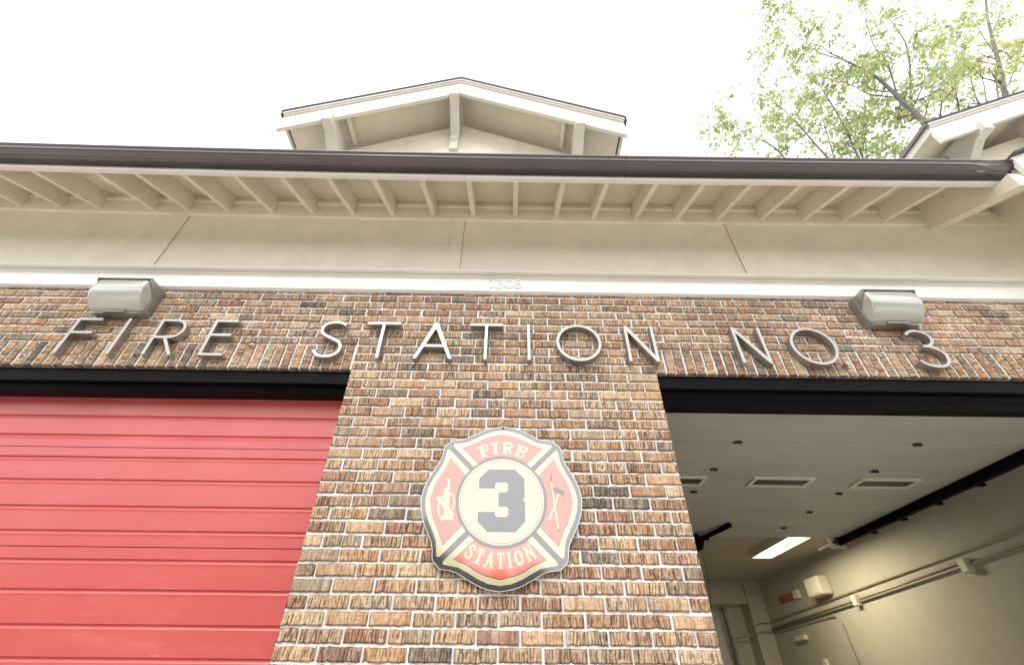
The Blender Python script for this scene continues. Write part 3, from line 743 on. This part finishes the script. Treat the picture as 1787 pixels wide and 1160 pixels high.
rh0 = [(0, .381), (.07, .366), (.12, .345), (.160, .321), (.190, .309), (.229, .297)]
red = [(-u, v) for u, v in rh0[::-1]][:-1] + rh0 + circ(.2470, 57, 123)
rk = [(u, v) for u, v in red]
def grow(pts, d):
    n = len(pts); o = []; P = [np.array(p) for p in pts]
    for i in range(n):
        a, b = P[i - 1], P[(i + 1) % n]; t = (b - a) / np.linalg.norm(b - a); nn = np.array((t[1], -t[0]))
        o.append(tuple(P[i] - nn * d))
    return o
layer('gold_field', [rot(gold, k) for k in range(4)], 's_gold', -.0322, .0006)
layer('outline', [rot(grow(red, .0035), k) for k in range(4)], 's_black', -.0328, .0005)
layer('red_field', [rot(red, k) for k in range(4)], 's_red', -.0334, .0005)
layer('centre_ring', [circ(.2435, 0, 355, 72)], 's_black', -.0340, .0005)
disc = layer('centre_disc', [circ(.2295, 0, 355, 72)], 's_gold', -.0346, .0005)
bm = bmesh.new(); ribbon(bm, [(BC[0] + u, BC[1] + v) for u, v in circ(.2205, 0, 355, 80)], .0025, -.0350, -.0347, closed=True); build('thin_ring', bm, 's_black', SG)
three = [(-.125, .061), (-.125, .118), (-.073, .1685), (.072, .1685), (.1245, .115), (.1245, .014), (.1145, .002), (.1265, -.010), (.1265, -.112), (.075, -.165), (-.070, -.165), (-.1235, -.113), (-.1235, -.0645), (-.034, -.0645), (-.034, -.080), (-.022, -.090), (.026, -.090), (.037, -.079), (.037, -.046), (.027, -.0355), (-.016, -.0355), (-.016, .0395), (.022, .0395), (.034, .051), (.034, .085), (.023, .0955), (-.025, .0955), (-.0365, .085), (-.0365, .061)]
layer('numeral', [three], 's_black', -.0352, .0005)
# slab-serif lettering bent round the sign
def glyph(ch_):
    w = .20
    bar = lambda x, t=.2: [(x - t / 2, 0), (x + t / 2, 0), (x + t / 2, 1), (x - t / 2, 1)]
    ser = lambda x, z, t=.42, h=.10: [(x - t / 2, z), (x + t / 2, z), (x + t / 2, z + h), (x - t / 2, z + h)]
    hb = lambda x0, x1, z, h=.14: [(x0, z), (x1, z), (x1, z + h), (x0, z + h)]
    def strk(pts, w=.18):
        n = len(pts); l, r = [], []
        for i in range(n):
            a, b = np.array(pts[max(i - 1, 0)]), np.array(pts[min(i + 1, n - 1)]); d = (b - a) / np.linalg.norm(b - a); q = np.array((-d[1], d[0])) * w / 2
            l.append(tuple(np.array(pts[i]) + q)); r.append(tuple(np.array(pts[i]) - q))
        return l + r[::-1]
    if ch_ == 'F': return .62, [bar(.2), ser(.2, 0), hb(.02, .62, .86), hb(.3, .5, .45), [(.52, .62), (.62, .62), (.62, .86), (.52, .86)], [(.45, .34), (.53, .34), (.53, .69), (.45, .69)]]
    if ch_ == 'E': return .66, [bar(.2), hb(.02, .64, 0), hb(.02, .64, .86), hb(.3, .5, .45), [(.54, .66), (.64, .66), (.64, .86), (.54, .86)], [(.54, .14), (.64, .14), (.64, .32), (.54, .32)], [(.46, .34), (.54, .34), (.54, .7), (.46, .7)]]
    if ch_ == 'I': return .44, [bar(.22), ser(.22, 0), ser(.22, .9)]
    if ch_ == 'T': return .68, [bar(.34), ser(.34, 0), hb(.02, .66, .86), [(.02, .62), (.12, .62), (.12, .86), (.02, .86)], [(.56, .62), (.66, .62), (.66, .86), (.56, .86)]]
    if ch_ == 'R': return .70, [bar(.2), ser(.2, 0), hb(.02, .25, .9, .1), strk([(.3, .93), (.45, .92), (.56, .85), (.59, .72), (.55, .58), (.45, .5), (.3, .49)], .16), strk([(.40, .46), (.52, .25), (.62, .05)], .18), ser(.62, 0, .2, .1)]
    if ch_ == 'N': return .80, [bar(.17, .15), bar(.63, .15), ser(.17, 0, .34), ser(.63, .9, .34), strk([(.14, .98), (.66, .03)], .2), ser(.1, .9, .2)]
    if ch_ == 'A': return .76, [strk([(.16, 0), (.38, 1)], .15), strk([(.60, 0), (.38, 1)], .2), hb(.2, .55, .3, .12), ser(.13, 0, .3), ser(.62, 0, .34)]
    if ch_ == 'O': return .76, [strk([(.38 + .26 * math.sin(t), .5 + .41 * math.cos(t)) for t in np.linspace(0, math.pi, 12)], .19), strk([(.38 - .26 * math.sin(t), .5 + .41 * math.cos(t)) for t in np.linspace(0, math.pi, 12)], .19)]
    if ch_ == 'S': return .62, [strk(catmull([(.52, .68), (.50, .84), (.32, .92), (.14, .83), (.13, .68), (.30, .54), (.46, .42), (.50, .27), (.42, .12), (.28, .07), (.12, .14), (.09, .34)], 3), .17), [(.47, .62), (.57, .62), (.57, .98), (.47, .98)], [(.04, .04), (.14, .04), (.14, .38), (.04, .38)]]
def arc_text(txt, r, h, a_mid, span, top, name, y0):
    ws = [glyph(c)[0] for c in txt]; gap = .16; tot = sum(ws) + gap * (len(txt) - 1)
    bm = bmesh.new(); x = -tot / 2
    k = 0
    for c, wd in zip(txt, ws):
        for poly in glyph(c)[1]:
            pts = []
            for u, v in poly:
                s = (x + u) / tot * span
                rr = r + (v * h if top else -v * h)
                a = R_(a_mid) + (-s if top else s)
                pts.append((BC[0] + rr * math.cos(a), BC[1] + rr * math.sin(a)))
            off = (k % 7) * .00007; k += 1
            prism(bm, pts, 'y', y0 - off, y0 + .0005)
        x += wd + gap
    build(name, bm, 's_gold', SG)
arc_text('FIRE', .262, .072, 90, R_(54), True, 'lettering', -.0342)
arc_text('STATION', .338, .076, 270, R_(68), False, 'lettering', -.0342)
# hydrant and hose emblem / axe and pike pole emblem
def emblem(name, polys, mat, y):
    bm = bmesh.new()
    for i, p in enumerate(polys): prism(bm, [(BC[0] + u, BC[1] + v) for u, v in p], 'y', y - i * .00012, y + .0004)
    build(name, bm, mat, SG)
def st2(pts, w_):
    n = len(pts); l, r = [], []
    for i in range(n):
        a, b = np.array(pts[max(i - 1, 0)]), np.array(pts[min(i + 1, n - 1)]); d = (b - a) / np.linalg.norm(b - a); q = np.array((-d[1], d[0])) * w_ / 2
        l.append(tuple(np.array(pts[i]) + q)); r.append(tuple(np.array(pts[i]) - q))
    return l + r[::-1]
emblem('hose_emblem', [st2([(-.302, .055), (-.285, -.098)], .0001 + .030), [(-.318, -.085), (-.255, -.085), (-.250, -.108), (-.324, -.108)], [(-.300, .052), (-.286, .052), (-.289, .110), (-.298, .110)], [(-.304, .100), (-.283, .100), (-.283, .114), (-.304, .114)], [(-.306, .05), (-.28, .05), (-.28, .064), (-.306, .064)],
    st2([(-.262, -.06), (-.252, -.02), (-.262, .02), (-.285, .035)], .008), st2([(-.300, .030), (-.33, .0), (-.338, -.05), (-.325, -.09)], .008), st2([(-.345, .010), (-.255, -.088)], .024)], 's_gold', -.0341)
emblem('axe_emblem', [st2([(.273, .10), (.283, .0), (.299, -.145)], .008), st2([(.312, .045), (.290, -.02), (.270, -.06), (.248, -.105)], .010)], 's_gold', -.0341)
emblem('axe_head', [[(.276, .066), (.300, .075), (.343, .052), (.336, .018), (.318, .036), (.302, .038), (.282, .052)], ], 's_black', -.0346)
emblem('pike_head', [[(.262, .115), (.268, .130), (.274, .165), (.282, .120), (.277, .103), (.270, .104)]], 's_black', -.0346)
emblem('pike_foot', [st2([(.298, -.145), (.300, -.158)], .010)], 's_black', -.0346)
for z in (.424, -.424):
    bm = bmesh.new(); tube(bm, [(BC[0], -.0325, BC[1] + z), (BC[0], -.040, BC[1] + z)], [.007, .005], 10); build('screw', bm, 'rubber', SG)
bm = bmesh.new(); box(bm, BC[0] - .1, BC[0] + .1, -.027, -.001, BC[1] - .1, BC[1] + .1); build('standoff', bm, 'black_metal', SG)

# ---------------------------------------------------------------- trees
def leaf_cloud(name, pts, size, mat, parent=None):
    n = len(pts); pts = np.array(pts); 
    d1 = rng.normal(0, 1, (n, 3)); d1 /= np.linalg.norm(d1, axis=1)[:, None]
    d2 = np.cross(d1, rng.normal(0, 1, (n, 3))); d2 /= np.linalg.norm(d2, axis=1)[:, None]
    d3 = np.cross(d1, d2)
    s = size * rng.uniform(.6, 1.25, n)
    # maple-like leaf: five lobes as a star of 8 vertices, slightly folded
    shape = [(0, -.45, 0), (.38, -.30, .08), (.26, -.02, .02), (.58, .22, .12), (.18, .18, .02), (0, .62, -.05), (-.18, .18, .02), (-.58, .22, .12), (-.26, -.02, .02), (-.38, -.30, .08)]
    m = len(shape); V = np.zeros((n, m, 3))
    for k, (a, b, c) in enumerate(shape): V[:, k] = pts + s[:, None] * (d1 * a + d2 * b + d3 * c)
    me = bpy.data.meshes.new(name); me.vertices.add(n * m); me.vertices.foreach_set('co', V.astype(np.float32).ravel())
    me.loops.add(n * m); me.loops.foreach_set('vertex_index', np.arange(n * m, dtype=np.int32))
    me.polygons.add(n); me.polygons.foreach_set('loop_start', (np.arange(n) * m).astype(np.int32)); me.polygons.foreach_set('loop_total', np.full(n, m, np.int32))
    a = me.color_attributes.new('tone', 'FLOAT_COLOR', 'POINT'); tn = np.clip(rng.beta(2, 2.6, n) + .35 * (rng.random(n) < .08), 0, 1)
    c = np.repeat(tn, m); a.data.foreach_set('color', np.stack([c, c, c, np.ones_like(c)], 1).astype(np.float32).ravel())
    me.update(calc_edges=True); me.materials.append(M[mat])
    o = bpy.data.objects.new(name, me); link(o)
    if parent is not None: o.parent = parent; o.matrix_parent_inverse = world_of(parent).inverted()
    return o
def grow_twigs(bm, base, dirv, length, rad, depth, leaves, lr, density):
    """recursive twig; leaves collected near the outer parts"""
    n = 5; p = Vector(base); d = dirv.normalized(); pts = [p.copy()]; rr = [rad]
    for i in range(n):
        d = (d + Vector(np.random.default_rng(int(rng.integers(1e9))).normal(0, .16, 3)) + Vector((0, 0, .05))).normalized()
        p = p + d * length / n; pts.append(p.copy()); rr.append(rad * (1 - .7 * (i + 1) / n))
        if depth > 0 and i >= 1 and rng.random() < .62:
            side = d.cross(Vector(rng.normal(0, 1, 3))).normalized()
            grow_twigs(bm, p, (d * .8 + side * .75), length * rng.uniform(.45, .7), rr[-1] * .7, depth - 1, leaves, lr, density)
        if depth <= 1:
            for _ in range(int(density * (1 if depth else 1.6))):
                leaves.append(tuple(p + Vector(rng.normal(0, lr, 3))))
    tube(bm, pts, rr, 5)
def make_tree(limbs, base, label, size, mat, twig, dens, group='trees behind the station roof', trunk_r=.22):
    T = empty('maple_tree', base); tag(T, label, 'tree', group)
    bm = bmesh.new(); leaves = []
    for pts, r0, r1, k in limbs:
        P = [Vector(p) for p in pts]; cp = [Vector(q) for q in catmull([tuple(p) for p in P], 4)]
        n = len(cp); tube(bm, cp, [.82 * (r0 + (r1 - r0) * i / (n - 1)) for i in range(n)], 8)
        for i in range(2, n):
            f = i / (n - 1)
            for _ in range(k):
                if rng.random() < .5:
                    d = (cp[i] - cp[i - 1]).normalized(); side = d.cross(Vector(rng.normal(0, 1, 3))).normalized()
                    grow_twigs(bm, cp[i], d * .7 + side, twig * rng.uniform(.6, 1.2) * (1.15 - .4 * f), max(.006, (r0 + (r1 - r0) * f) * .38), 2, leaves, size * .8, dens)
        grow_twigs(bm, cp[-1], cp[-1] - cp[-2], twig, r1, 2, leaves, size * .8, dens)
    b = Vector(base); first = Vector(limbs[0][0][0])
    tube(bm, [b + Vector((0, 0, -.1)), b + (first - b) * .35, b + (first - b) * .75, first], [trunk_r * 1.3, trunk_r, trunk_r * .8, limbs[0][1]], 10)
    build('trunk', bm, 'bark', T, smooth=True)
    leaf_cloud('crown', leaves, size, mat, T)
    print(label, 'leaves', len(leaves))
    return T
A = lambda pts, Y, dy=0: [tuple(at(x, y, Y + dy * i)) for i, (x, y) in enumerate(pts)]
make_tree([
    (A([(1690, 320), (1640, 250), (1600, 200), (1566, 168), (1530, 135), (1500, 118), (1470, 104)], 4.2), .135, .035, 2),
    (A([(1470, 104), (1430, 92), (1400, 70), (1372, 45), (1366, 15)], 4.2), .03, .010, 3),
    (A([(1590, 190), (1588, 120), (1580, 75), (1560, 45), (1535, 8)], 4.2, .05), .055, .018, 2),
    (A([(1585, 76), (1600, 40), (1598, -10)], 4.3), .03, .015, 1),
    (A([(1566, 168), (1548, 110), (1525, 80), (1515, 50), (1500, 10)], 4.2, -.05), .04, .012, 1),
    (A([(1562, 170), (1520, 165), (1488, 150), (1465, 140)], 4.1, -.05), .028, .01, 1),
    (A([(1620, 225), (1585, 190), (1570, 140)], 4.5), .035, .012, 1),
    (A([(1612, 212), (1625, 160), (1638, 110), (1650, 60)], 4.5), .03, .012, 1),
    ], (14.6, 5.0, 0), 'maple whose thick limb slants up left from behind the right gable', .13, 'leaf', 1.35, 1.55)
make_tree([
    (A([(1780, 260), (1757, 178), (1745, 120), (1730, 60), (1722, 20), (1718, -60)], 4.8), .12, .05, 2),
    (A([(1722, 185), (1715, 140), (1700, 120)], 4.8), .03, .012, 1),
    (A([(1745, 190), (1740, 130), (1765, 100), (1800, 80)], 4.6), .035, .012, 1),
    (A([(1710, 190), (1695, 140), (1690, 90), (1670, 60)], 5.0), .035, .012, 2),
    (A([(1740, 100), (1700, 40), (1680, 0)], 5.0), .03, .012, 2),
    (A([(1760, 150), (1790, 60), (1800, 0)], 4.8), .03, .012, 2),
    ], (19.5, 6.0, 0), 'yellow green maple rising upright behind the right gable', .13, 'leaf_gold', 1.35, 1.7)
make_tree([
    (A([(1520, 340), (1500, 280), (1470, 215), (1450, 180), (1430, 150)], 5.5), .06, .02, 2),
    (A([(1510, 300), (1495, 240), (1478, 210)], 5.6), .035, .015, 1),
    (A([(1470, 300), (1430, 260), (1400, 225), (1375, 200), (1350, 175)], 5.5), .05, .014, 2),
    (A([(1460, 290), (1445, 240), (1435, 205)], 5.4), .03, .014, 1),
    (A([(1400, 320), (1360, 265), (1320, 240), (1285, 225)], 5.5), .04, .010, 2),
    (A([(1520, 320), (1510, 250), (1503, 180)], 5.7), .03, .010, 1),
    (A([(1580, 330), (1560, 270), (1530, 235)], 5.7), .03, .010, 2),
    (A([(1300, 330), (1280, 290), (1262, 265)], 5.5), .02, .008, 1),
    ], (12.5, 7.5, 0), 'finely branched tree showing just above the brown gutter', .125, 'leaf', 1.1, 1.5)

# unseen tree row, added and shaped for the dark reflection in the sign
def wood():
    pts = []
    for i in range(46):
        x = -60 + i * 2.7 + rng.uniform(-1, 1); h = rng.uniform(9.8, 11.8) - (1.8 if x > -3 else 0); r = rng.uniform(2.4, 3.6)
        p = rng.normal(0, 1, (1500, 3)); p /= np.linalg.norm(p, axis=1)[:, None]; p *= rng.uniform(.55, 1, (1500, 1))
        pts.append(p * [r, r, h * .48] + [x, -31 + rng.uniform(-2, 2), h * .52])
    o = leaf_cloud('unseen_wood', np.concatenate(pts), .95, 'leaf_dark'); tag(o, 'unseen row of dark trees across the street, added for reflections', 'wood', kind='stuff')
wood()
